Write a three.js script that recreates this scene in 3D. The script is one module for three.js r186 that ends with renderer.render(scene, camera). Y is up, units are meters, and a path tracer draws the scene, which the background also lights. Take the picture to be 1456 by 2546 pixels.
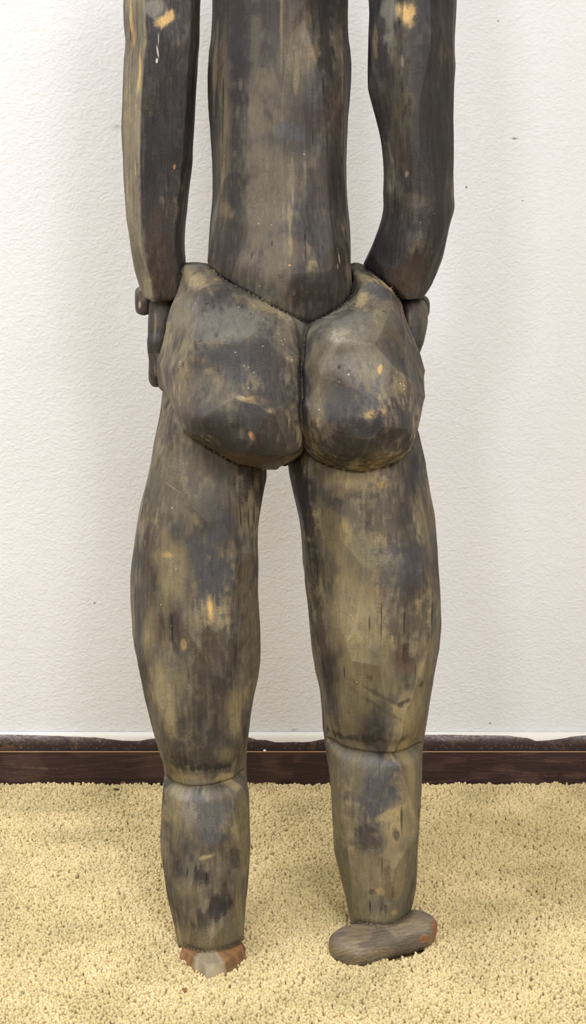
import * as THREE from 'three';
import { RectAreaLightUniformsLib } from 'three/addons/lights/RectAreaLightUniformsLib.js';
import { mergeGeometries } from 'three/addons/utils/BufferGeometryUtils.js';
RectAreaLightUniformsLib.init();

// ---------------------------------------------------------------- camera, light, exposure
const scene = new THREE.Scene();
const IMG_W = 1456, IMG_H = 2546, FOCAL = 3800, PITCH = 12 * Math.PI / 180;
const CAM = new THREE.Vector3(0, 0.759, 1.861);
const camera = new THREE.PerspectiveCamera(2 * Math.atan(IMG_H / 2 / FOCAL) * 180 / Math.PI, IMG_W / IMG_H, 0.05, 30);
camera.position.copy(CAM);
camera.rotation.set(-PITCH, 0, 0);
scene.add(camera);
const renderer = new THREE.WebGLRenderer({ antialias: true });
renderer.shadowMap.enabled = true;
renderer.toneMapping = THREE.LinearToneMapping;
renderer.toneMappingExposure = 1.0;
scene.background = new THREE.Color(0x000000);
const ROOM = { w: 2.3, d: 4.2, h: 2.5 };          // half width, depth, height
const LAMPS = [                                  // [x, z, width, depth, intensity, colour]
  [-1.2, 1.0, 1.0, 0.6, 20, 0xeef3ff],
  [0.7, 2.7, 1.2, 0.6, 23.5, 0xeff3ff],
];
const STUDIO = [                                 // photographer's lamps on stands behind the camera: [x, y, z, size, intensity, colour]
  [-0.44, 1.45, 2.15, 0.22, 56, 0xeef3ff],
  [0.44, 1.5, 2.2, 0.24, 44, 0xf2f3ff],
];

// ---------------------------------------------------------------- helpers
let seed = 12345;
function rnd() { seed = (seed + 0x6D2B79F5) | 0; let t = Math.imul(seed ^ (seed >>> 15), 1 | seed); t = (t + Math.imul(t ^ (t >>> 7), 61 | t)) ^ t; return ((t ^ (t >>> 14)) >>> 0) / 4294967296; }
const clamp = (x, a, b) => x < a ? a : x > b ? b : x;
const mix = (a, b, t) => a + (b - a) * t;
const sstep = (a, b, x) => { const t = clamp((x - a) / (b - a), 0, 1); return t * t * (3 - 2 * t); };
function hash3(i, j, k) { let h = Math.imul(i, 374761393) ^ Math.imul(j, 668265263) ^ Math.imul(k, 1274126177); h = Math.imul(h ^ (h >>> 13), 1274126177); h ^= h >>> 16; return (h >>> 0) / 4294967296; }
function noise(x, y, z) {                         // value noise, 0..1
  const i = Math.floor(x), j = Math.floor(y), k = Math.floor(z);
  let u = x - i, v = y - j, w = z - k; u = u * u * (3 - 2 * u); v = v * v * (3 - 2 * v); w = w * w * (3 - 2 * w);
  const a = mix(hash3(i, j, k), hash3(i + 1, j, k), u), b = mix(hash3(i, j + 1, k), hash3(i + 1, j + 1, k), u);
  const c = mix(hash3(i, j, k + 1), hash3(i + 1, j, k + 1), u), d = mix(hash3(i, j + 1, k + 1), hash3(i + 1, j + 1, k + 1), u);
  return mix(mix(a, b, v), mix(c, d, v), w);
}
const fbm = (x, y, z, o = 3) => { let s = 0, a = 0.5, n = 0; for (let q = 0; q < o; q++) { s += a * noise(x, y, z); n += a; a *= 0.5; x = x * 2.03 + 7.1; y = y * 2.03 + 3.7; z = z * 2.03 + 1.3; } return s / n; };
function worley(x, y, z) {                        // squared distance to the nearest cell point
  const i = Math.floor(x), j = Math.floor(y), k = Math.floor(z); let m = 9;
  for (let a = -1; a < 2; a++) for (let b = -1; b < 2; b++) for (let c = -1; c < 2; c++) {
    const I = i + a, J = j + b, K = k + c;
    const dx = I + hash3(I, J, K) - x, dy = J + hash3(I + 57, J, K) - y, dz = K + hash3(I, J + 91, K) - z;
    const d = dx * dx + dy * dy + dz * dz; if (d < m) m = d;
  }
  return m;
}
function worleyCell(x, y, z, out) {               // which chisel cut a point lies in, and how near its edge
  const i = Math.floor(x), j = Math.floor(y), k = Math.floor(z); let m = 9, m2 = 9, h = 0;
  for (let a = -1; a < 2; a++) for (let b = -1; b < 2; b++) for (let c = -1; c < 2; c++) {
    const I = i + a, J = j + b, K = k + c;
    const dx = I + hash3(I, J, K) - x, dy = J + hash3(I + 57, J, K) - y, dz = K + hash3(I, J + 91, K) - z;
    const d = dx * dx + dy * dy + dz * dz; if (d < m) { m2 = m; m = d; h = hash3(I + 13, J + 29, K + 7); } else if (d < m2) m2 = d;
  }
  out[0] = h; out[1] = Math.sqrt(m2) - Math.sqrt(m); return out;
}
const lin = c => { c /= 255; return c <= 0.04045 ? c / 12.92 : Math.pow((c + 0.055) / 1.055, 2.4); };
const names = {};
function numbered(n) { const k = names[n] = (names[n] ?? -1) + 1; return k ? `${n}_${String(k).padStart(3, '0')}` : n; }
function add(o, name, parent = scene) { o.name = parent === scene ? numbered(name) : name; parent.add(o); o.traverse(q => { if (q.isMesh) { q.castShadow = q.receiveShadow = true; } }); return o; }
function tag(o, label, category, group) { o.userData.label = label; o.userData.category = category; if (group) o.userData.group = group; return o; }
const struct = (o, name) => { add(o, name); o.userData.kind = 'structure'; return o; };
function tex(w, h, rgba, srgb) {
  const t = new THREE.DataTexture(rgba, w, h, THREE.RGBAFormat); t.wrapS = t.wrapT = THREE.RepeatWrapping;
  t.magFilter = THREE.LinearFilter; t.minFilter = THREE.LinearMipmapLinearFilter; t.generateMipmaps = true;
  if (srgb) t.colorSpace = THREE.SRGBColorSpace; t.needsUpdate = true; return t;
}
// where the line of sight through a pixel of the photograph meets the leaning plane z = zb - lean * y (for measuring shapes)
const SP = Math.sin(PITCH), CP = Math.cos(PITCH);
function sight(px, py) { const xc = (px - IMG_W / 2) / FOCAL, yc = -(py - IMG_H / 2) / FOCAL; return [xc, -SP + yc * CP, -CP - yc * SP]; }
function onPlane(px, py, zb, lean) { const d = sight(px, py); const t = (zb - lean * CAM.y - CAM.z) / (d[2] + lean * d[1]); return [CAM.x + t * d[0], CAM.y + t * d[1], CAM.z + t * d[2]]; }
function onFloor(px, py, y) { const d = sight(px, py); const t = (y - CAM.y) / d[1]; return [t * d[0], y, CAM.z + t * d[2]]; }

// ---------------------------------------------------------------- room shell
const TH = 0.12;
{ // wall_back: orange-peel paint
  const N = 2048, T = 1.2, A = new Uint8Array(N * N * 4), B = new Uint8Array(N * N * 4);
  const P = (px, py) => { const p = onPlane(px, py, 0, 0); return [p[0] + 0.5 * T, p[1]]; };
  const marks = [[1158, 466, 0.0010, 0.0010, 0.2], [1278, 345, 0.003, 0.0012, 0.55], [1237, 53, 0.0009, 0.0009, 0.4], [1298, 500, 0.0009, 0.0007, 0.4], [668, 1622, 0.007, 0.0009, 0.93], [645, 1621, 0.003, 0.0009, 0.9], [290, 316, 0.006, 0.003, 0.88], [730, 1815, 0.004, 0.0018, 0.8], [1217, 1799, 0.0012, 0.0010, 0.5], [235, 1500, 0.001, 0.001, 0.4], [70, 900, 0.03, 0.012, 0.985]].map(m => [...P(m[0], m[1]), m[2], m[3], m[4]]);
  const d0 = P(1268, 66), d1 = P(1306, 40);
  for (let j = 0; j < N; j++) for (let i = 0; i < N; i++) {
    const x = i / N * T, y = j / N * T, o = (j * N + i) * 4;
    const wx = x + 0.004 * noise(x * 60, y * 60, 3), wy = y + 0.004 * noise(x * 60, y * 60, 9);
    let h = 0.55 * noise(wx * 260, wy * 360, 0) + 0.4 * noise(wx * 480, wy * 640, 5) + 0.25 * noise(wx * 70, wy * 110, 2);
    h = sstep(0.25, 1.0, h);
    const ax = d1[0] - d0[0], ay = d1[1] - d0[1], t = clamp(((x - d0[0]) * ax + (y - d0[1]) * ay) / (ax * ax + ay * ay), 0, 1);
    const dd = Math.hypot(x - d0[0] - t * ax, y - d0[1] - t * ay);
    h = h * 0.8 + 0.15 - 0.45 * Math.exp(-dd * dd / 9e-6) + 0.15 * Math.exp(-((dd - 0.006) ** 2) / 6e-6);
    let m = 1;
    for (const k of marks) { const e = ((x - k[0]) / k[2]) ** 2 + ((y - k[1]) / k[3]) ** 2; if (e < 4) m *= mix(1, k[4], Math.exp(-e) * (0.5 + 0.5 * noise(x * 1500, y * 1500, 1)) * 1.3); }
    const f = 0.985 + 0.02 * noise(x * 9, y * 9, 4);
    A[o] = clamp(233 * m * f, 0, 255); A[o + 1] = clamp(232 * m * f, 0, 255); A[o + 2] = clamp(229 * m * f, 0, 255); A[o + 3] = 255;
    B[o] = B[o + 1] = B[o + 2] = clamp(h * 255, 0, 255); B[o + 3] = 255;
  }
  const map = tex(N, N, A, true), bump = tex(N, N, B, false);
  const m = new THREE.MeshStandardMaterial({ map, bumpMap: bump, bumpScale: 0.0005, roughness: 0.8 });
  const g = new THREE.BoxGeometry(2 * ROOM.w + 2 * TH, ROOM.h, TH); g.translate(0, ROOM.h / 2, -TH / 2);
  const uv = g.attributes.uv, ps = g.attributes.position;
  for (let i = 0; i < uv.count; i++) uv.setXY(i, (ps.getX(i) + 0.5 * T) / T, ps.getY(i) / T);
  struct(new THREE.Mesh(g, m), 'wall_back');
}
{
  const m = new THREE.MeshStandardMaterial({ color: 0xe9e8e6, roughness: 0.85 });
  const box = (w, h, d, x, y, z, n, mm = m) => { const g = new THREE.BoxGeometry(w, h, d); g.translate(x, y, z); struct(new THREE.Mesh(g, mm), n); };
  box(TH, ROOM.h, ROOM.d, -ROOM.w - TH / 2, ROOM.h / 2, ROOM.d / 2, 'wall_left');
  box(TH, ROOM.h, ROOM.d, ROOM.w + TH / 2, ROOM.h / 2, ROOM.d / 2, 'wall_right');
  box(2 * ROOM.w + 2 * TH, ROOM.h, TH, 0, ROOM.h / 2, ROOM.d + TH / 2, 'wall_front');
  box(2 * ROOM.w + 2 * TH, TH, ROOM.d + 2 * TH, 0, ROOM.h + TH / 2, ROOM.d / 2, 'ceiling', new THREE.MeshStandardMaterial({ color: 0xf0eeea, roughness: 0.9 }));
}
// floor: carpet backing; the pile stands on it
const PILE = 0.012;
{
  const g = new THREE.BoxGeometry(2 * ROOM.w + 2 * TH, TH, ROOM.d + 2 * TH); g.translate(0, -TH / 2, ROOM.d / 2);
  const N = 512, A = new Uint8Array(N * N * 4);
  for (let j = 0; j < N; j++) for (let i = 0; i < N; i++) { const n = 0.75 + 0.35 * noise(i / 5, j / 5, 1), o = (j * N + i) * 4; A[o] = 205 * n; A[o + 1] = 178 * n; A[o + 2] = 122 * n; A[o + 3] = 255; }
  const t = tex(N, N, A, true); t.repeat.set(8, 8);
  struct(new THREE.Mesh(g, new THREE.MeshStandardMaterial({ map: t, roughness: 1 })), 'floor');
}

// ---------------------------------------------------------------- skirting board along the back wall
const BB = { z: 0.014, face: 0.0535, top: 0.0745 };
function capProfile(t) {                          // upper moulding, t 0 at the wall to 1 at the ledge: [z, y]
  const a = t * Math.PI / 2;
  return [0.0005 + 0.0098 * Math.pow(Math.sin(a), 0.75), BB.top - (BB.top - BB.face - 0.0005) * (1 - Math.pow(Math.cos(a), 0.75))];
}
{
  const root = new THREE.Group(); add(root, 'baseboard_back'); root.userData.kind = 'structure';
  const NX = 1024, NY = 128, A = new Uint8Array(NX * NY * 4), R = new Uint8Array(NX * NY * 4);
  const scr = []; for (let i = 0; i < 90; i++) scr.push([rnd(), 0.1 + 0.85 * rnd(), 0.01 + 0.07 * rnd(), (rnd() - 0.5) * 0.9, rnd()]);
  for (let j = 0; j < NY; j++) for (let i = 0; i < NX; i++) {
    const u = i / NX, v = j / NY, o = (j * NX + i) * 4;
    const g = fbm(u * 14, v * 26, 2, 3), g2 = noise(u * 160, v * 60, 5);
    let c = [42 + 24 * (g - 0.4) + 7 * g2, 24 + 16 * (g - 0.4) + 5 * g2, 20 + 12 * (g - 0.4) + 5 * g2];
    let s = 0; for (const q of scr) { const du = u - q[0]; if (Math.abs(du) < q[2]) { const e = Math.abs(v - q[1] - du * q[3] * 6) * NY; if (e < 1.2) s = Math.max(s, (0.25 + 0.5 * q[4]) * (1.2 - e) * noise(u * 300, q[1] * 99, 1)); } }
    const dust = sstep(0.55, 0.8, noise(u * 30, v * 5, 8)) * 0.18;
    c = c.map((x, k) => mix(x, [150, 118, 92][k], s + dust));
    A[o] = c[0]; A[o + 1] = c[1]; A[o + 2] = c[2]; A[o + 3] = 255;
    R[o] = 255; R[o + 1] = 255 * clamp(0.36 + 0.35 * g + 0.4 * dust, 0, 1); R[o + 2] = 0; R[o + 3] = 255;
  }
  const wood = new THREE.MeshStandardMaterial({ map: tex(NX, NY, A, true), roughnessMap: tex(NX, NY, R, false), roughness: 1 });
  const CX = 1024, CY = 128, C = new Uint8Array(CX * CY * 4);
  for (let j = 0; j < CY; j++) for (let i = 0; i < CX; i++) {        // v = 0 wall .. 1 ledge
    const u = i / CX, v = j / CY, o = (j * CX + i) * 4;
    let d = (1 - sstep(0.25, 0.95, v + 0.25 * (noise(u * 90, v * 5, 3) - 0.5))) * 0.75 * (0.25 + 0.9 * noise(u * 420, v * 30, 7));
    const sp = hash3(Math.floor(u * 620), Math.floor(v * 30), 4); if (sp > 0.955) d = Math.max(d, 0.85 * (1 - v * 0.6));
    const raw = sstep(0.80, 0.86, noise(u * 110, v * 4, 12)) * 0.35;
    let c = [44, 29, 25].map((x, k) => mix(x, [196, 186, 180][k], d)); c = c.map((x, k) => mix(x, [142, 98, 60][k], raw * v));
    C[o] = c[0]; C[o + 1] = c[1]; C[o + 2] = c[2]; C[o + 3] = 255;
  }
  const capMat = new THREE.MeshStandardMaterial({ map: tex(CX, CY, C, true), roughness: 0.55 });
  const raw = new THREE.MeshStandardMaterial({ color: 0xb08a5e, roughness: 0.6 });
  const W = ROOM.w;
  function strip(profile, n, uvScale) {           // profile(t, x) -> [z, y], swept along x
    const xs = [], K = 400; for (let i = 0; i <= K; i++) xs.push(-W + 2 * W * i / K);
    const p = [], uv = [], ix = [];
    xs.forEach((x, i) => { for (let k = 0; k <= n; k++) { const [z, y] = profile(k / n, x); p.push(x, y, z); uv.push(x / uvScale, k / n); } });
    for (let i = 0; i < K; i++) for (let k = 0; k < n; k++) { const a = i * (n + 1) + k, b = a + n + 1; ix.push(a, a + 1, b, b, a + 1, b + 1); }
    const g = new THREE.BufferGeometry(); g.setAttribute('position', new THREE.Float32BufferAttribute(p, 3)); g.setAttribute('uv', new THREE.Float32BufferAttribute(uv, 2)); g.setIndex(ix); g.computeVertexNormals(); return g;
  }
  const face = strip(t => [BB.z, BB.face - 0.0009 - t * (BB.face - 0.0009)], 1, 0.9);
  add(new THREE.Mesh(face, wood), 'face_board', root);
  const edge = strip(t => { const a = t * Math.PI / 2; return [BB.z - 0.0009 + 0.0009 * Math.sin(a), BB.face - 0.0009 + 0.0009 * Math.cos(a)]; }, 5, 0.9);
  const ledge = strip(t => [0.009 + t * (BB.z - 0.0009 - 0.009), BB.face], 1, 0.9);
  add(new THREE.Mesh(ledge, wood), 'ledge', root);
  add(new THREE.Mesh(edge, raw), 'pale_edge', root).userData.label = 'pale edge line along the board';  // pale strip along the rounded board edge
  add(new THREE.Mesh(strip(t => capProfile(t), 14, 0.9), capMat), 'cap_moulding', root);
  // wall paint slopped over the top of the moulding, with a wavy lower edge
  const dips = [[610, 0.2], [640, 0.42], [700, 0.56], [760, 0.56], [830, 0.34], [860, 0.2], [960, 0.1], [1100, 0.1], [1240, 0.16], [1290, 0.3], [1330, 0.5], [1370, 0.42], [1420, 0.2], [1470, 0.1], [1600, 0.2], [2400, 0.2]];
  const dl = [[-2000, 0.14], [-100, 0.1], [60, 0.1], [120, 0.16], [200, 0.24], [240, 0.3], [300, 0.45], [345, 0.5], [390, 0.36], [440, 0.2], [600, 0.2], ...dips.slice(1)];
  const low = x => { const px = IMG_W / 2 + x / 0.000523; for (let i = 0; i < dl.length - 1; i++) if (px <= dl[i + 1][0]) { const q = sstep(dl[i][0], dl[i + 1][0], px); return 0.16 + mix(dl[i][1], dl[i + 1][1], q); } return 0.3; };
  const pg = strip((t, x) => { const L = low(x) + 0.05 * noise(x * 120, 0, 0); const q = t * L, [z, y] = capProfile(q); const lift = 0.0007 * Math.sqrt(Math.max(0, 1 - t * t)) + 0.00005; return [z + lift * 0.6, y + lift]; }, 8, 1);
  add(new THREE.Mesh(pg, new THREE.MeshStandardMaterial({ color: 0xe9e4da, roughness: 0.6, side: THREE.DoubleSide })), 'paint_edge', root).userData.label = 'white wall paint slopped over the top of the board';
}

// ---------------------------------------------------------------- ceiling lamps (behind and above the camera)
LAMPS.forEach(([x, z, w, d, power, col], i) => {
  const r = new THREE.Group(); r.position.set(x, ROOM.h, z); add(r, 'ceiling_lamp');
  tag(r, i ? 'square white ceiling lamp panel to the right behind the camera' : 'square white ceiling lamp panel to the left above the carved figure', 'lamp');
  const fr = []; for (const s of [-1, 1]) { const a = new THREE.BoxGeometry(w + 0.06, 0.04, 0.03); a.translate(0, -0.02, s * (d / 2 + 0.015)); const b = new THREE.BoxGeometry(0.03, 0.04, d); b.translate(s * (w / 2 + 0.015), -0.02, 0); fr.push(a, b); }
  add(new THREE.Mesh(mergeGeometries(fr), new THREE.MeshStandardMaterial({ color: 0xdddddd, roughness: 0.5 })), 'frame', r);
  const p = new THREE.BoxGeometry(w, 0.02, d); p.translate(0, -0.012, 0);
  add(new THREE.Mesh(p, new THREE.MeshStandardMaterial({ color: 0xffffff, emissive: col, emissiveIntensity: 1.2 })), 'diffuser', r);
  const L = new THREE.RectAreaLight(col, power, w, d); L.position.set(0, -0.03, 0); L.rotation.x = -Math.PI / 2; L.castShadow = true; r.add(L); L.name = 'lamp_light';
});

STUDIO.forEach(([x, y, z, w, power, col], i) => {
  const r = new THREE.Group(); r.position.set(x, 0, z); add(r, 'studio_lamp');
  tag(r, i ? 'black square photo lamp on a stand to the right behind the camera' : 'black square photo lamp on a stand to the left behind the camera', 'lamp');
  const aim = new THREE.Vector3(0, 0.55, 0.3), black = new THREE.MeshStandardMaterial({ color: 0x1c1c1c, roughness: 0.6 });
  const pole = new THREE.CylinderGeometry(0.012, 0.014, y - 0.06, 12); pole.translate(0, (y - 0.06) / 2 + 0.012, 0); add(new THREE.Mesh(pole, black), 'pole', r);
  for (let k = 0; k < 3; k++) { const a = k * 2.094 + 0.5, g = new THREE.CylinderGeometry(0.009, 0.009, 0.5, 8); g.rotateZ(1.0); g.translate(0.21, 0.15, 0); g.rotateY(a); add(new THREE.Mesh(g, black), 'leg', r); }
  const h = new THREE.Group(); h.position.set(0, y, 0); add(h, 'softbox', r); h.lookAt(aim);
  const sh = new THREE.CylinderGeometry(0.06, w * 0.7071, 0.18, 4, 1, true); sh.rotateY(Math.PI / 4); sh.rotateX(-Math.PI / 2); sh.translate(0, 0, -0.1); add(new THREE.Mesh(sh, new THREE.MeshStandardMaterial({ color: 0x1c1c1c, roughness: 0.6, side: THREE.DoubleSide })), 'shade', h);
  const p = new THREE.BoxGeometry(w * 0.98, w * 0.98, 0.004); p.translate(0, 0, -0.004); add(new THREE.Mesh(p, new THREE.MeshStandardMaterial({ color: 0xffffff, emissive: col, emissiveIntensity: 1.2 })), 'diffuser', h);
  const L = new THREE.RectAreaLight(col, power, w, w); L.name = 'lamp_light'; L.rotation.y = Math.PI; L.position.z = 0.004; L.castShadow = true; h.add(L);
});

// ---------------------------------------------------------------- the carved figure: measured outlines -> one carved field
const ZB = 0.42, LEAN = 0.09;
const OFF = [];                                    // components
function lut(rows, zb, lean, depth, zoff, opt = {}) {  // rows [py, left px, right px]; depth [[py, half depth]]; zoff [[py, dz]]
  const pick = (tb, py) => { if (typeof tb === 'number') return tb; if (py <= tb[0][0]) return tb[0][1]; for (let i = 0; i < tb.length - 1; i++) if (py <= tb[i + 1][0]) return mix(tb[i][1], tb[i + 1][1], (py - tb[i][0]) / (tb[i + 1][0] - tb[i][0])); return tb[tb.length - 1][1]; };
  const pts = rows.map(([py, l, r]) => { const dz = pick(zoff, py); const a = onPlane(l, py, zb + dz, lean), b = onPlane(r, py, zb + dz, lean); return [a[1], (a[0] + b[0]) / 2, (b[0] - a[0]) / 2, a[2], pick(depth, py)]; }).sort((p, q) => p[0] - q[0]);
  const y0 = pts[0][0], y1 = pts[pts.length - 1][0], n = Math.ceil((y1 - y0) / 0.001) + 1, T = [];
  for (let k = 1; k < 5; k++) {
    const arr = new Float64Array(n);
    for (let i = 0; i < n; i++) {
      const y = y0 + i * 0.001; let s = 0; while (s < pts.length - 2 && y > pts[s + 1][0]) s++;
      const p0 = pts[Math.max(0, s - 1)], p1 = pts[s], p2 = pts[s + 1], p3 = pts[Math.min(pts.length - 1, s + 2)];
      const h = p2[0] - p1[0], t = clamp((y - p1[0]) / h, 0, 1);
      const m1 = (p2[k] - p0[k]) / (p2[0] - p0[0]) * h, m2 = (p3[k] - p1[k]) / (p3[0] - p1[0]) * h, t2 = t * t, t3 = t2 * t;
      arr[i] = (2 * t3 - 3 * t2 + 1) * p1[k] + (t3 - 2 * t2 + t) * m1 + (-2 * t3 + 3 * t2) * p2[k] + (t3 - t2) * m2;
    }
    T.push(arr);
  }
  return { y0, y1, n, cx: T[0], hw: T[1], cz: T[2], hz: T[3], ...opt };
}
function rowAt(L, y, out) { const f = clamp((y - L.y0) / 0.001, 0, L.n - 1.001), i = Math.floor(f), t = f - i; out[0] = mix(L.cx[i], L.cx[i + 1], t); out[1] = mix(L.hw[i], L.hw[i + 1], t); out[2] = mix(L.cz[i], L.cz[i + 1], t); out[3] = mix(L.hz[i], L.hz[i + 1], t); return out; }
const tmp = [0, 0, 0, 0];
function loftD(L, x, y, z) {
  rowAt(L, y, tmp); let [cx, hw, cz, hz] = tmp;
  const dx = x - cx, dz = z - cz; if (dz < 0 && L.front) hz = L.front * hz;
  const len = Math.hypot(dx, dz) + 1e-9, e = L.n2 || 2.2;
  const r = Math.pow(Math.pow(Math.abs(dx) / hw, e) + Math.pow(Math.abs(dz) / hz, e), 1 / e);
  let d = r < 1e-4 ? -Math.min(hw, hz) : len * (1 - 1 / r); if (d < -Math.min(hw, hz)) d = -Math.min(hw, hz);
  if (L.cuts) for (const c of L.cuts) { const q = (dx - c[0] * hw) * c[2] + (dz - c[1] * hz) * c[3]; if (q > d) d = q; }
  const ca = y - L.y1, cb = L.y0 - y, cap = Math.max(ca, cb);
  if (cap > -0.004) { const k = 0.004, a = Math.max(d + k, 0), b = Math.max(cap + k, 0); d = Math.min(Math.max(d, cap), -k) + (a > 0 && b > 0 ? Math.hypot(a, b) : Math.max(a, b)) - (Math.max(d, cap) < -k ? 0 : 0); if (Math.max(a, b) === 0) d = Math.max(d, cap); }
  if (L.crease) for (const c of L.crease) {        // knee folds: a groove on the back, rolled under from above
    const s = dx / hw, yy = y - (c.y + c.tilt * s + c.sag * (1 - s * s)); const back = sstep(-0.1, 0.7, dz / hz) * sstep(1.0, 0.8, Math.abs(s));
    const w = yy > 0 ? c.up : c.down; d += back * (c.depth * Math.exp(-(yy * yy) / (w * w)) + 0.005 * Math.exp(-(yy * yy) / 4.5e-6));
  }
  return d;
}
function capsuleD(c, x, y, z) {
  const px = x - c.a[0], py = y - c.a[1], pz = z - c.a[2], bx = c.b[0] - c.a[0], by = c.b[1] - c.a[1], bz = c.b[2] - c.a[2];
  const t = clamp((px * bx + py * by + pz * bz) / (bx * bx + by * by + bz * bz), 0, 1);
  return Math.max(Math.hypot(px - t * bx, py - t * by, pz - t * bz) - mix(c.r0, c.r1, t), c.ymin - y);
}
const yAt = (py, zb = ZB) => onPlane(728, py, zb, LEAN)[1];
const comps = [];
function comp(id, kind, data, y0, y1, facet) { comps.push({ id, kind, data, y0, y1, facet: facet || [30, 16, 3.0] }); }
function loft(id, rows, depth, zoff, opt, facet, zb = ZB, lean = LEAN) { const L = lut(rows, zb, lean, depth, zoff, opt); comp(id, 0, L, L.y0, L.y1, facet); return L; }
const cap = (id, a, b, r0, r1, ymin = -1) => comp(id, 1, { a, b, r0, r1, ymin }, Math.min(a[1] - r0, b[1] - r1), Math.max(a[1] + r0, b[1] + r1));
const ID = { torso: 0, armL: 1, armR: 2, buttL: 3, buttR: 4, legL: 5, legR: 6, footL: 7, footR: 8, bandL: 9, bandR: 10, handL: 11, handR: 12, head: 13 };
const LO = {};
LO.torso = loft(ID.torso, [[-560, 640, 760], [-530, 560, 840], [-480, 470, 930], [-420, 440, 965], [-340, 452, 950], [-240, 500, 900], [-120, 528, 868], [0, 528, 862], [90, 525, 862], [130, 520, 867], [165, 517, 870], [230, 518, 867], [300, 522, 863], [400, 527, 858], [500, 527, 860], [560, 521, 866], [620, 517, 872], [680, 515, 876], [740, 520, 880], [800, 560, 870], [860, 620, 840]],
  [[-560, 0.03], [-500, 0.055], [-300, 0.068], [100, 0.064], [500, 0.062], [700, 0.064], [800, 0.055], [860, 0.04]], [[-500, 0], [500, 0.0], [700, 0.008], [860, 0.0]], { n2: 2.3, grain: 0.26, wear: 0.45, cell: [0, 30, 6, 0.13] }, [30, 6, 8]);
LO.armL = loft(ID.armL, [[-520, 440, 560], [-480, 390, 575], [-420, 352, 560], [-300, 318, 530], [-150, 305, 505], [0, 303, 497], [60, 306, 497], [105, 312, 496], [150, 307, 492], [250, 303, 486], [350, 302, 478], [450, 303, 470], [520, 308, 464], [570, 314, 460], [620, 324, 459], [655, 332, 464], [690, 341, 470], [720, 349, 468], [745, 362, 455]],
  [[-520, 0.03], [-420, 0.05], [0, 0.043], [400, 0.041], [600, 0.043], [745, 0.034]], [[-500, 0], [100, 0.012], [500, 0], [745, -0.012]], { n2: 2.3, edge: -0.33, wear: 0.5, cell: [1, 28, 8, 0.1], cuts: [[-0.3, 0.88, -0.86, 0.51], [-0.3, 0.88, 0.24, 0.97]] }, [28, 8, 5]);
LO.armR = loft(ID.armR, [[-520, 850, 970], [-480, 835, 1020], [-420, 850, 1060], [-300, 885, 1100], [-150, 905, 1122], [0, 912, 1130], [100, 912, 1128], [180, 913, 1130], [230, 917, 1130], [300, 931, 1130], [350, 940, 1130], [420, 949, 1128], [480, 948, 1126], [520, 950, 1127], [560, 944, 1118], [600, 931, 1111], [640, 915, 1103], [670, 905, 1092], [700, 915, 1080], [725, 945, 1066], [745, 980, 1050]],
  [[-520, 0.03], [-420, 0.05], [0, 0.045], [400, 0.042], [600, 0.045], [745, 0.032]], [[-500, 0], [100, 0.012], [500, 0], [745, -0.012]], { n2: 2.3, wear: 0.5, cell: [2, 30, 9, 0.1], cuts: [[-0.32, 0.92, -0.72, 0.69], [0.4, 0.93, 0.75, 0.66]] }, [30, 9, 7]);
LO.buttL = loft(ID.buttL, [[656, 462, 535], [672, 457, 560], [690, 455, 590], [720, 446, 655], [745, 437, 708], [770, 430, 755], [800, 421, 785], [850, 414, 795], [900, 409, 797], [950, 407, 797], [1000, 420, 795], [1040, 446, 788], [1070, 480, 780], [1100, 524, 766], [1126, 568, 740], [1144, 615, 716], [1156, 648, 692]],
  [[656, 0.044], [672, 0.055], [690, 0.066], [745, 0.088], [800, 0.100], [900, 0.108], [1000, 0.108], [1060, 0.100], [1110, 0.08], [1140, 0.05], [1156, 0.028]], [[656, 0], [900, 0.005], [1163, 0.03]], { n2: 2.45, front: 0.6, cell: [3, 21, 19, 0.2] }, [21, 19, 13]);
LO.buttR = loft(ID.buttR, [[670, 870, 912], [685, 868, 935], [700, 866, 955], [730, 858, 980], [755, 822, 994], [780, 770, 1004], [805, 728, 1013], [850, 706, 1027], [900, 702, 1036], [950, 702, 1042], [1000, 702, 1045], [1040, 706, 1043], [1070, 722, 1034], [1100, 742, 1020], [1130, 775, 990], [1150, 822, 945], [1162, 862, 905]],
  [[670, 0.03], [700, 0.042], [730, 0.056], [755, 0.072], [780, 0.085], [805, 0.094], [900, 0.105], [1000, 0.106], [1060, 0.098], [1110, 0.08], [1145, 0.05], [1162, 0.028]], [[656, 0], [900, 0.005], [1162, 0.028]], { n2: 2.45, front: 0.6, cell: [4, 21, 19, 0.2] }, [21, 19, 13]);
const zl = [[1100, 0.004], [1900, 0.008], [2390, 0.018]], zr = [[1100, 0.002], [1900, -0.006], [2390, -0.012]];
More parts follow.
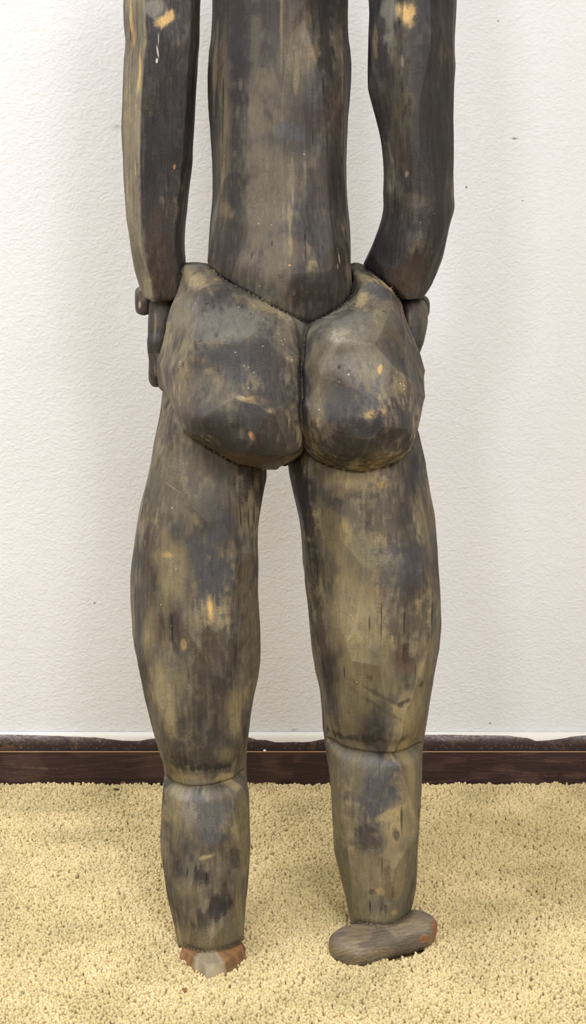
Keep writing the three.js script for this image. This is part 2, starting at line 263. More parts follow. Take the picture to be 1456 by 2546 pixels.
LO.legL = loft(ID.legL, [[900, 430, 640], [950, 404, 650], [1000, 398, 658], [1050, 390, 660], [1100, 380, 660], [1150, 371, 659], [1200, 362, 656], [1250, 353, 650], [1300, 346, 645], [1350, 341, 644], [1400, 337, 646], [1450, 334, 646], [1500, 333, 647], [1550, 335, 648], [1600, 338, 645], [1650, 345, 640], [1700, 352, 634], [1750, 362, 628], [1800, 375, 624], [1850, 390, 620], [1900, 400, 617], [1950, 404, 618], [2000, 404, 622], [2050, 405, 624], [2100, 407, 625], [2150, 409, 623], [2200, 414, 618], [2250, 424, 612], [2300, 437, 606], [2340, 447, 600], [2372, 458, 594], [2388, 466, 588]],
  [[900, 0.05], [1000, 0.062], [1150, 0.066], [1300, 0.068], [1500, 0.066], [1700, 0.06], [1900, 0.049], [2000, 0.049], [2150, 0.049], [2250, 0.043], [2388, 0.034]], zl, { n2: 2.2, cell: [5, 26, 10, 0.1], low: 0.16, crease: [{ y: yAt(1903), tilt: 0.003, sag: -0.005, depth: 0.008, up: 0.022, down: 0.006 }] }, [26, 10, 7.5]);
LO.legR = loft(ID.legR, [[900, 790, 1000], [950, 760, 1020], [1000, 735, 1030], [1050, 722, 1034], [1100, 714, 1042], [1150, 715, 1052], [1200, 722, 1064], [1250, 732, 1075], [1300, 742, 1084], [1350, 749, 1090], [1400, 755, 1093], [1450, 759, 1095], [1500, 763, 1094], [1550, 767, 1092], [1600, 772, 1087], [1650, 781, 1080], [1700, 790, 1072], [1750, 797, 1065], [1800, 803, 1058], [1850, 808, 1052], [1900, 812, 1047], [1950, 816, 1044], [2000, 820, 1042], [2050, 825, 1041], [2100, 832, 1038], [2150, 845, 1036], [2200, 858, 1030], [2250, 870, 1021], [2280, 878, 1012], [2315, 890, 1002]],
  [[900, 0.05], [1000, 0.062], [1150, 0.067], [1300, 0.070], [1500, 0.068], [1700, 0.061], [1850, 0.052], [2000, 0.050], [2150, 0.046], [2250, 0.041], [2315, 0.036]], zr, { n2: 2.2, cell: [6, 26, 10, 0.1], low: 0.2, crease: [{ y: yAt(1832), tilt: -0.003, sag: -0.004, depth: 0.007, up: 0.020, down: 0.006 }] }, [26, 10, 7.5]);
// small carved point between the thighs, seen through the gap
{ const a = onPlane(684, 1100, ZB - 0.01, LEAN), b = onPlane(684, 1150, ZB - 0.01, LEAN); cap(ID.buttL, a, b, 0.011, 0.004); }
{ const a = onPlane(720, 1090, ZB - 0.01, LEAN), b = onPlane(712, 1140, ZB - 0.01, LEAN); cap(ID.buttR, a, b, 0.014, 0.007); }
// wrist bands and hands on the fronts of the hips
LO.bandL = loft(ID.bandL, [[710, 348, 440], [717, 338, 446], [735, 336, 450], [760, 337, 450], [776, 340, 446], [781, 345, 440]], 0.028, -0.044, { n2: 2.6 }, [40, 20, 1.0]);
LO.bandR = loft(ID.bandR, [[733, 990, 1056], [740, 980, 1062], [755, 975, 1067], [775, 975, 1068], [788, 980, 1064], [792, 990, 1058]], 0.028, -0.044, { n2: 2.6 }, [40, 20, 1.0]);
LO.handL = loft(ID.handL, [[735, 376, 440], [760, 371, 440], [800, 369, 440], [840, 369, 436], [870, 370, 434]], 0.034, -0.036, { n2: 3 }, [40, 12, 1.5]);
LO.handR = loft(ID.handR, [[740, 985, 1050], [765, 985, 1062], [800, 985, 1060], [840, 980, 1053], [865, 975, 1046]], 0.034, -0.036, { n2: 3 }, [40, 12, 1.5]);
for (let k = 0; k < 4; k++) {                      // fingers, the little finger nearest the viewer
  const dz = -0.012 - k * 0.0165, len = [938, 955, 962, 948][k];
  const a = onPlane(398, 850, ZB + dz, LEAN), b = onPlane(399, len - 22, ZB + dz - 0.004, LEAN); cap(ID.handL, a, b, 0.0122, 0.0112, onPlane(399, len, ZB + dz, LEAN)[1]);
  const c = onPlane(1024, 845, ZB + dz, LEAN), d = onPlane(1004, len - 48, ZB + dz - 0.004, LEAN); cap(ID.handR, c, d, 0.0122, 0.0095);
}
{ const a = onPlane(410, 800, ZB - 0.06, LEAN), b = onPlane(450, 880, ZB - 0.082, LEAN); cap(ID.handL, a, b, 0.012, 0.0095); const c = onPlane(1015, 800, ZB - 0.06, LEAN), d = onPlane(975, 880, ZB - 0.08, LEAN); cap(ID.handR, c, d, 0.012, 0.0095); }
// head and neck above the frame, facing the wall
{ const hx = onPlane(700, -600, ZB, LEAN), zc = hx[2], y = hx[1];
  cap(ID.torso, [hx[0], y - 0.06, zc], [hx[0], y + 0.05, zc - 0.004], 0.038, 0.034);
  cap(ID.head, [hx[0], y + 0.10, zc - 0.012], [hx[0], y + 0.19, zc - 0.004], 0.062, 0.066);
  cap(ID.head, [hx[0], y + 0.125, zc - 0.07], [hx[0], y + 0.155, zc - 0.062], 0.013, 0.007);
  cap(ID.head, [hx[0] - 0.016, y + 0.093, zc - 0.066], [hx[0] + 0.016, y + 0.093, zc - 0.066], 0.007, 0.007);
  for (const s of [-1, 1]) { cap(ID.head, [hx[0] + s * 0.064, y + 0.12, zc], [hx[0] + s * 0.066, y + 0.155, zc], 0.011, 0.013); cap(ID.head, [hx[0] + s * 0.012, y + 0.165, zc - 0.06], [hx[0] + s * 0.042, y + 0.165, zc - 0.05], 0.009, 0.008); } }
// feet: left one broken off to a stump, right one a flat paddle turned outwards
const convex = (id, planes, y0, y1) => comp(id, 2, planes, y0, y1, [40, 40, 0.6]);
{
  const q = (px, py, y) => onFloor(px, py, y);
  const poly = [q(442, 2392, 0.007), q(512, 2443, 0.007), q(570, 2430, 0.007), q(614, 2392, 0.007)];
  poly.push([poly[3][0] - 0.004, 0.007, poly[3][2] - 0.075], [poly[0][0] + 0.004, 0.007, poly[0][2] - 0.07]);
  const pl = [[0, -1, 0, 0.004], [0, 1, 0, 0.021]]; const cx = poly.reduce((s, p) => s + p[0], 0) / 6, cz = poly.reduce((s, p) => s + p[2], 0) / 6;
  const slope = [0.35, 0.42, 0.45, 0.3, 0.2, 0.3];
  for (let i = 0; i < 6; i++) { const a = poly[i], b = poly[(i + 1) % 6]; let nx = b[2] - a[2], nz = -(b[0] - a[0]); const l = Math.hypot(nx, nz); nx /= l; nz /= l; if ((cx - a[0]) * nx + (cz - a[2]) * nz > 0) { nx = -nx; nz = -nz; } const s = slope[i], m = Math.hypot(1, s); pl.push([nx / m, s / m, nz / m, (nx * a[0] + nz * a[2] + s * a[1]) / m]); }
  const e = q(512, 2428, 0.012); pl.push([-0.03, 0.68, 0.73, -0.03 * e[0] + 0.68 * e[1] + 0.73 * e[2]]);
  convex(ID.footL, pl, 0.0, 0.04);
}
{
  const a = onFloor(886, 2364, 0.012), b = onFloor(1020, 2322, 0.014);
  comp(ID.footR, 3, { a: [a[0], 0.017, a[2]], b: [b[0], 0.019, b[2]], r: 0.0275, h: 0.0165, bot: 0.004 }, 0, 0.05, [28, 28, 2.0]);
}
function footD(c, x, y, z) {
  const px = x - c.a[0], pz = z - c.a[2], bx = c.b[0] - c.a[0], bz = c.b[2] - c.a[2]; const t = clamp((px * bx + pz * bz) / (bx * bx + bz * bz), 0, 1);
  const l = Math.hypot(px - t * bx, pz - t * bz), R = c.r * (1 - 0.1 * Math.sin(t * Math.PI)), hy = c.h, yy = y - mix(c.a[1], c.b[1], t);
  const r = Math.pow(Math.pow(l / R, 2.6) + Math.pow(Math.abs(yy) / hy, 2.6), 1 / 2.6), len = Math.hypot(l, yy) + 1e-9;
  let d = Math.max(len * (1 - 1 / Math.max(r, 1e-3)), -hy); d = Math.max(d, c.bot - y);
  // toes broken away at the far right end
  const e = ((x - c.b[0]) * 0.93 + (z - c.b[2]) * 0.36) - 0.0245; return Math.max(d, e);
}
const mins = new Float64Array(14);
function evalField(x, y, z, want) {
  const K = 0.002; let best = 1, id = -1, acc = 1;
  mins.fill(1);
  for (const c of comps) {
    if (y < c.y0 - 0.03 || y > c.y1 + 0.03) continue;
    let d;
    if (c.kind === 0) d = loftD(c.data, x, y, z);
    else if (c.kind === 1) d = capsuleD(c.data, x, y, z);
    else if (c.kind === 2) { d = -1; for (const p of c.data) { const q = p[0] * x + p[1] * y + p[2] * z - p[3]; if (q > d) d = q; } }
    else d = footD(c.data, x, y, z);
    if (Math.abs(d) < 0.012) {
      const f = c.facet;
      d -= f[2] * 0.001 * (worley(x * f[0] + c.id * 5.3, y * f[1], z * f[0]) - 0.36) + 0.0022 * (noise(x * 26, y * 14, z * 26) - 0.5) + 0.0009 * (noise(x * 110, y * 45, z * 110) - 0.5);
    }
    if (d < mins[c.id]) mins[c.id] = d;
    if (d < best) { best = d; id = c.id; }
    const h = clamp(0.5 + 0.5 * (acc - d) / K, 0, 1); acc = mix(acc, d, h) - K * h * (1 - h);
  }
  if (want) want.id = id;
  if (Math.abs(acc) < 0.02) {                      // chisel line where two parts of the carving meet
    let second = 1; for (let q = 0; q < mins.length; q++) if (q !== id && mins[q] < second) second = mins[q];
    const w = (second - best) / 0.0026; if (w < 3) acc += 0.0034 * Math.exp(-w * w);
  }
  return acc;
}
// surface nets on a sparse grid
const statueParts = (() => {
  const S = 0.0021, B = 8, X0 = -0.23, Y0 = 0.0, Z0 = 0.20, NX = Math.ceil(0.46 / S / B), NY = Math.ceil(1.36 / S / B), NZ = Math.ceil(0.36 / S / B);
  const vid = new Map(), pos = [], quads = [];
  const SX = NX * B + 2, SY = NY * B + 2, key = (i, j, k) => (k * SY + j) * SX + i;
  const M = B + 1, F = new Float32Array((M + 1) ** 3);
  const cache = new Map();
  const val = (i, j, k) => { const q = key(i, j, k); let v = cache.get(q); if (v === undefined) { v = evalField(X0 + i * S, Y0 + j * S, Z0 + k * S); cache.set(q, v); } return v; };
  const active = [];
  for (let c = 0; c < NZ; c++) for (let b = 0; b < NY; b++) for (let a = 0; a < NX; a++) {
    const d = evalField(X0 + (a + 0.5) * B * S, Y0 + (b + 0.5) * B * S, Z0 + (c + 0.5) * B * S);
    if (Math.abs(d) < B * S * 2.3) active.push([a, b, c]);
  }
  const cellVert = (i, j, k) => {
    const q = key(i, j, k); let v = vid.get(q); if (v !== undefined) return v;
    let n = 0, sx = 0, sy = 0, sz = 0; const f = [];
    for (let e = 0; e < 8; e++) f.push(val(i + (e & 1), j + ((e >> 1) & 1), k + (e >> 2)));
    for (let e = 0; e < 8; e++) for (let ax = 0; ax < 3; ax++) { const bit = 1 << ax; if (e & bit) continue; const g = e | bit; if ((f[e] < 0) === (f[g] < 0)) continue; const t = f[e] / (f[e] - f[g]); sx += (e & 1) + (ax === 0 ? t : 0); sy += ((e >> 1) & 1) + (ax === 1 ? t : 0); sz += (e >> 2) + (ax === 2 ? t : 0); n++; }
    if (!n) { v = -1; } else { v = pos.length / 3; pos.push(X0 + (i + sx / n) * S, Y0 + (j + sy / n) * S, Z0 + (k + sz / n) * S); }
    vid.set(q, v); return v;
  };
  for (const [a, b, c] of active) for (let k = c * B; k < c * B + B; k++) for (let j = b * B; j < b * B + B; j++) for (let i = a * B; i < a * B + B; i++) {
    if (!i || !j || !k) continue;
    const f0 = val(i, j, k), s0 = f0 < 0;
    for (let ax = 0; ax < 3; ax++) {
      const f1 = ax === 0 ? val(i + 1, j, k) : ax === 1 ? val(i, j + 1, k) : val(i, j, k + 1); if (s0 === (f1 < 0)) continue;
      const u = ax === 0 ? [[0, -1, -1], [0, 0, -1], [0, 0, 0], [0, -1, 0]] : ax === 1 ? [[-1, 0, -1], [-1, 0, 0], [0, 0, 0], [0, 0, -1]] : [[-1, -1, 0], [0, -1, 0], [0, 0, 0], [-1, 0, 0]];
      const v = u.map(o => cellVert(i + o[0], j + o[1], k + o[2])); if (v.some(q => q < 0)) continue;
      quads.push(s0 ? v : v.reverse());
    }
  }
  cache.clear();
  const n = pos.length / 3, nor = new Float32Array(n * 3), own = new Int8Array(n), w = { id: 0 };
  for (let q = 0; q < n; q++) {
    let x = pos[q * 3], y = pos[q * 3 + 1], z = pos[q * 3 + 2]; const e = 0.0011;
    let gx, gy, gz;
    for (let it = 0; it < 2; it++) {
      gx = evalField(x + e, y, z) - evalField(x - e, y, z); gy = evalField(x, y + e, z) - evalField(x, y - e, z); gz = evalField(x, y, z + e) - evalField(x, y, z - e);
      const l = Math.hypot(gx, gy, gz) || 1; gx /= l; gy /= l; gz /= l;
      if (it === 0) { const d = clamp(evalField(x, y, z), -0.001, 0.001) * 0.8; x -= gx * d; y -= gy * d; z -= gz * d; }
    }
    pos[q * 3] = x; pos[q * 3 + 1] = y; pos[q * 3 + 2] = z; nor[q * 3] = gx; nor[q * 3 + 1] = gy; nor[q * 3 + 2] = gz;
    evalField(x, y, z, w); own[q] = w.id;
  }
  console.log('statue vertices', n, 'quads', quads.length);
  // split the one continuous surface among the parts (shared edges coincide)
  const parts = {};
  for (const v of quads) {
    const cnt = {}; let id = own[v[0]], m = 0; for (const q of v) { const c = cnt[own[q]] = (cnt[own[q]] || 0) + 1; if (c > m) { m = c; id = own[q]; } }
    (parts[id] ??= []).push(v);
  }
  return { pos, nor, parts };
})();
// cylindrical texture coordinates about each part's own axis, seam on the side facing the wall
function partGeometry(id, L) {
  const P = [], N = [], U = [], I = [], map = new Map(), row = [0, 0, 0, 0];
  const uvOf = q => { const x = statueParts.pos[q * 3], y = statueParts.pos[q * 3 + 1], z = statueParts.pos[q * 3 + 2]; if (L.planar) { const q = L.planar, a = x - q[0], c = z - q[1]; return [0.5 + (a * q[2] + c * q[3]) / 0.18, 0.5 + (-a * q[3] + c * q[2] - y * 1.2) / 0.12]; } rowAt(L, y, row); return [Math.atan2(x - row[0], z - row[2]) / (2 * Math.PI) + 0.5, (y - L.y0) / (L.y1 - L.y0)]; };
  for (const v of statueParts.parts[id] || []) {
    const uv = v.map(uvOf), wrap = Math.max(...uv.map(u => u[0])) - Math.min(...uv.map(u => u[0])) > 0.5;
    const ix = v.map((q, k) => {
      const sh = wrap && uv[k][0] < 0.5 ? 1 : 0, kk = q * 2 + sh; let i = map.get(kk);
      if (i === undefined) { i = P.length / 3; map.set(kk, i); P.push(statueParts.pos[q * 3], statueParts.pos[q * 3 + 1], statueParts.pos[q * 3 + 2]); N.push(statueParts.nor[q * 3], statueParts.nor[q * 3 + 1], statueParts.nor[q * 3 + 2]); U.push(uv[k][0] + sh, uv[k][1]); }
      return i;
    });
    I.push(ix[0], ix[1], ix[2], ix[0], ix[2], ix[3]);
  }
  const g = new THREE.BufferGeometry(); g.setAttribute('position', new THREE.Float32BufferAttribute(P, 3)); g.setAttribute('normal', new THREE.Float32BufferAttribute(N, 3)); g.setAttribute('uv', new THREE.Float32BufferAttribute(U, 2)); g.setIndex(I);
  return g;
}
// weathered stain of the wood: grain, dust, bare patches and painted-in shading, each patch where it sits on the carving
const C = { black: [38, 35, 34], dark: [58, 53, 47], blue: [66, 66, 68], mid: [97, 89, 73], grey: [118, 113, 100], olive: [115, 105, 77], tan: [149, 132, 95], pale: [172, 160, 130], ochre: [192, 157, 98], orange: [205, 140, 84], brown: [78, 60, 46], white: [225, 222, 212], rust: [128, 84, 52] };
function woodTexture(L, W, H, bias, stainsAndShade, zb = ZB) {
  const wc = [0, 0], A = new Uint8Array(W * H * 4), Bm = new Uint8Array(W * H * 4), row = [0, 0, 0, 0];
  const e = L.n2 || 2.2;
  const st = stainsAndShade.map(s => {                     // [px, py, rx, ry, colour, strength, tilt]
    const p = onPlane(s[0], s[1], zb + 0.04, LEAN); const c = onPlane(s[0], s[1], zb, LEAN); rowAt(L, p[1], row);
    const k = clamp((c[0] - row[0]) / row[1], -0.97, 0.97), th = Math.atan2(k * row[1], row[3] * Math.pow(1 - Math.pow(Math.abs(k), e), 1 / e));
    const R = (row[1] + row[3]) / 2; return { a: th * R, y: p[1], rx: s[2] * 0.00042, ry: s[3] * 0.00042, c: C[s[4]], s: s[5] ?? 0.8, t: s[6] || 0, f: s[7] ?? 1, big: Math.min(s[2], s[3]) > 18 };
  });
  for (let j = 0; j < H; j++) {
    const y = L.y0 + (j + 0.5) / H * (L.y1 - L.y0); rowAt(L, y, row); const [cx, hw, cz, hz] = row.slice(), R = (hw + hz) / 2;
    const here = st.filter(s => Math.abs(y - s.y) < 2.4 * Math.max(s.ry, s.rx) + 0.004);
    for (let i = 0; i < W; i++) {
      const th = ((i + 0.5) / W - 0.5) * 2 * Math.PI, sn = Math.sin(th), cs = Math.cos(th);
      const rho = 1 / Math.pow(Math.pow(Math.abs(sn) / hw, e) + Math.pow(Math.abs(cs) / hz, e), 1 / e), x = cx + rho * sn, z = cz + rho * cs;
      const blotch = fbm(x * 26, y * 17, z * 26, 4), grain = noise(x * 420, y * 60, z * 420), grain2 = noise(x * 800, y * 110, z * 800), fine = noise(x * 1100, y * 1100, z * 1100), gl = noise(x * 330, y * 13, z * 330), patch = noise(x * 90 + 9, y * 75, z * 90), p2 = noise(x * 240 + 3, y * 190, z * 240), wear = fbm(x * 50 + 4, y * 33 + 2, z * 50, 3);
      let t = bias + (L.low || 0) * sstep(0.3, 0.02, y) + 1.0 * (blotch - 0.5) + 0.13 * (grain - 0.5) + (L.grain || 0.12) * (gl - 0.5) + 0.06 * (patch - 0.5) + 0.08 * (p2 - 0.5);
      let c0, c1, q; if (t < 0.35) { c0 = C.black; c1 = C.dark; q = t / 0.35; } else if (t < 0.62) { c0 = C.dark; c1 = C.mid; q = (t - 0.35) / 0.27; } else { c0 = C.mid; c1 = C.olive; q = (t - 0.62) / 0.4; }
      q = clamp(q, 0, 1.1); let r = mix(c0[0], c1[0], q), g = mix(c0[1], c1[1], q), b = mix(c0[2], c1[2], q);
      const wr = sstep(0.56, 0.8, wear + 0.12 * (grain - 0.5) + 0.12 * (p2 - 0.5) + 0.3 * (bias - 0.5)) * 0.36 * (L.wear ?? 1); r = mix(r, C.tan[0], wr); g = mix(g, C.tan[1], wr); b = mix(b, C.tan[2], wr);
      const hue = noise(x * 60, y * 50 + 9, z * 60) - 0.5; r += 7 * hue; b -= 7 * hue;
      const a = th * R;
      if (L.edge) { const m = sstep(L.edge + 0.05, L.edge - 0.05, th + 0.05 * (patch - 0.5)) * sstep(-1.9, -1.4, th) * (0.45 + 0.5 * wear + 0.25 * (gl - 0.5)); r = mix(r, 142, m); g = mix(g, 130, m); b = mix(b, 100, m); }  // paler outer arm facet: part wear, part side light painted in
      for (const s of here) {
        let da = a - s.a, dy = y - s.y; if (s.t) { const cc = Math.cos(s.t), ss = Math.sin(s.t); const q2 = da * cc + dy * ss; dy = -da * ss + dy * cc; da = q2; }
        const d = (da / s.rx) ** 2 + (dy / s.ry) ** 2; if (d > 6) continue;
        const dd = Math.sqrt(d) + s.f * (0.9 * (patch - 0.5) + 0.75 * (p2 - 0.5) + 0.5 * (grain - 0.5) + 0.4 * (fine - 0.5)); const m = sstep(1.35, s.big ? 0.38 : 0.55, dd) * s.s; r = mix(r, s.c[0], m); g = mix(g, s.c[1], m); b = mix(b, s.c[2], m);
      }
      if (L.cell) { worleyCell(x * L.cell[1] + L.cell[0] * 5.3, y * L.cell[2], z * L.cell[1], wc); const q2 = 1 + L.cell[3] * 2 * (wc[0] - 0.5), ew = sstep(0.05, 0.0, wc[1] + 0.03 * (p2 - 0.5)) * L.cell[3] * 0.9 * wear; r = mix(r * q2, 150, ew); g = mix(g * q2, 140, ew); b = mix(b * q2, 112, ew); }  // tone per chisel cut paints facet shading; pale cut edges are wear
      const v = 0.78 + 0.04 * (fine + p2) + 0.10 * grain + 0.10 * grain2 + 0.16 * fine + 0.10 * p2, crack = sstep(0.90, 0.97, noise(x * 260, y * 20 + 5, z * 260));
      const k = v * (1 - 0.45 * crack); const o = (j * W + i) * 4;
      A[o] = clamp(r * k, 0, 255); A[o + 1] = clamp(g * k, 0, 255); A[o + 2] = clamp(b * k, 0, 255); A[o + 3] = 255;
      const h = 0.35 * grain + 0.25 * grain2 + 0.2 * fine + 0.2 * patch - 0.45 * crack + 0.2; Bm[o] = Bm[o + 1] = Bm[o + 2] = clamp(h * 255, 0, 255); Bm[o + 3] = 255;
    }
  }
  return new THREE.MeshPhysicalMaterial({ map: tex(W, H, A, true), bumpMap: tex(W, H, Bm, false), bumpScale: 0.0009, roughness: 0.58, specularIntensity: 0.6 });
}
const specks = (n, x0, x1, y0, y1) => { const r = []; for (let i = 0; i < n; i++) r.push([mix(x0, x1, rnd()), mix(y0, y1, rnd()), 0.8 + 0.9 * rnd(), 0.8 + 1.1 * rnd(), rnd() < 0.6 ? 'white' : 'pale', 0.7, 0, 0.3]); return r; };
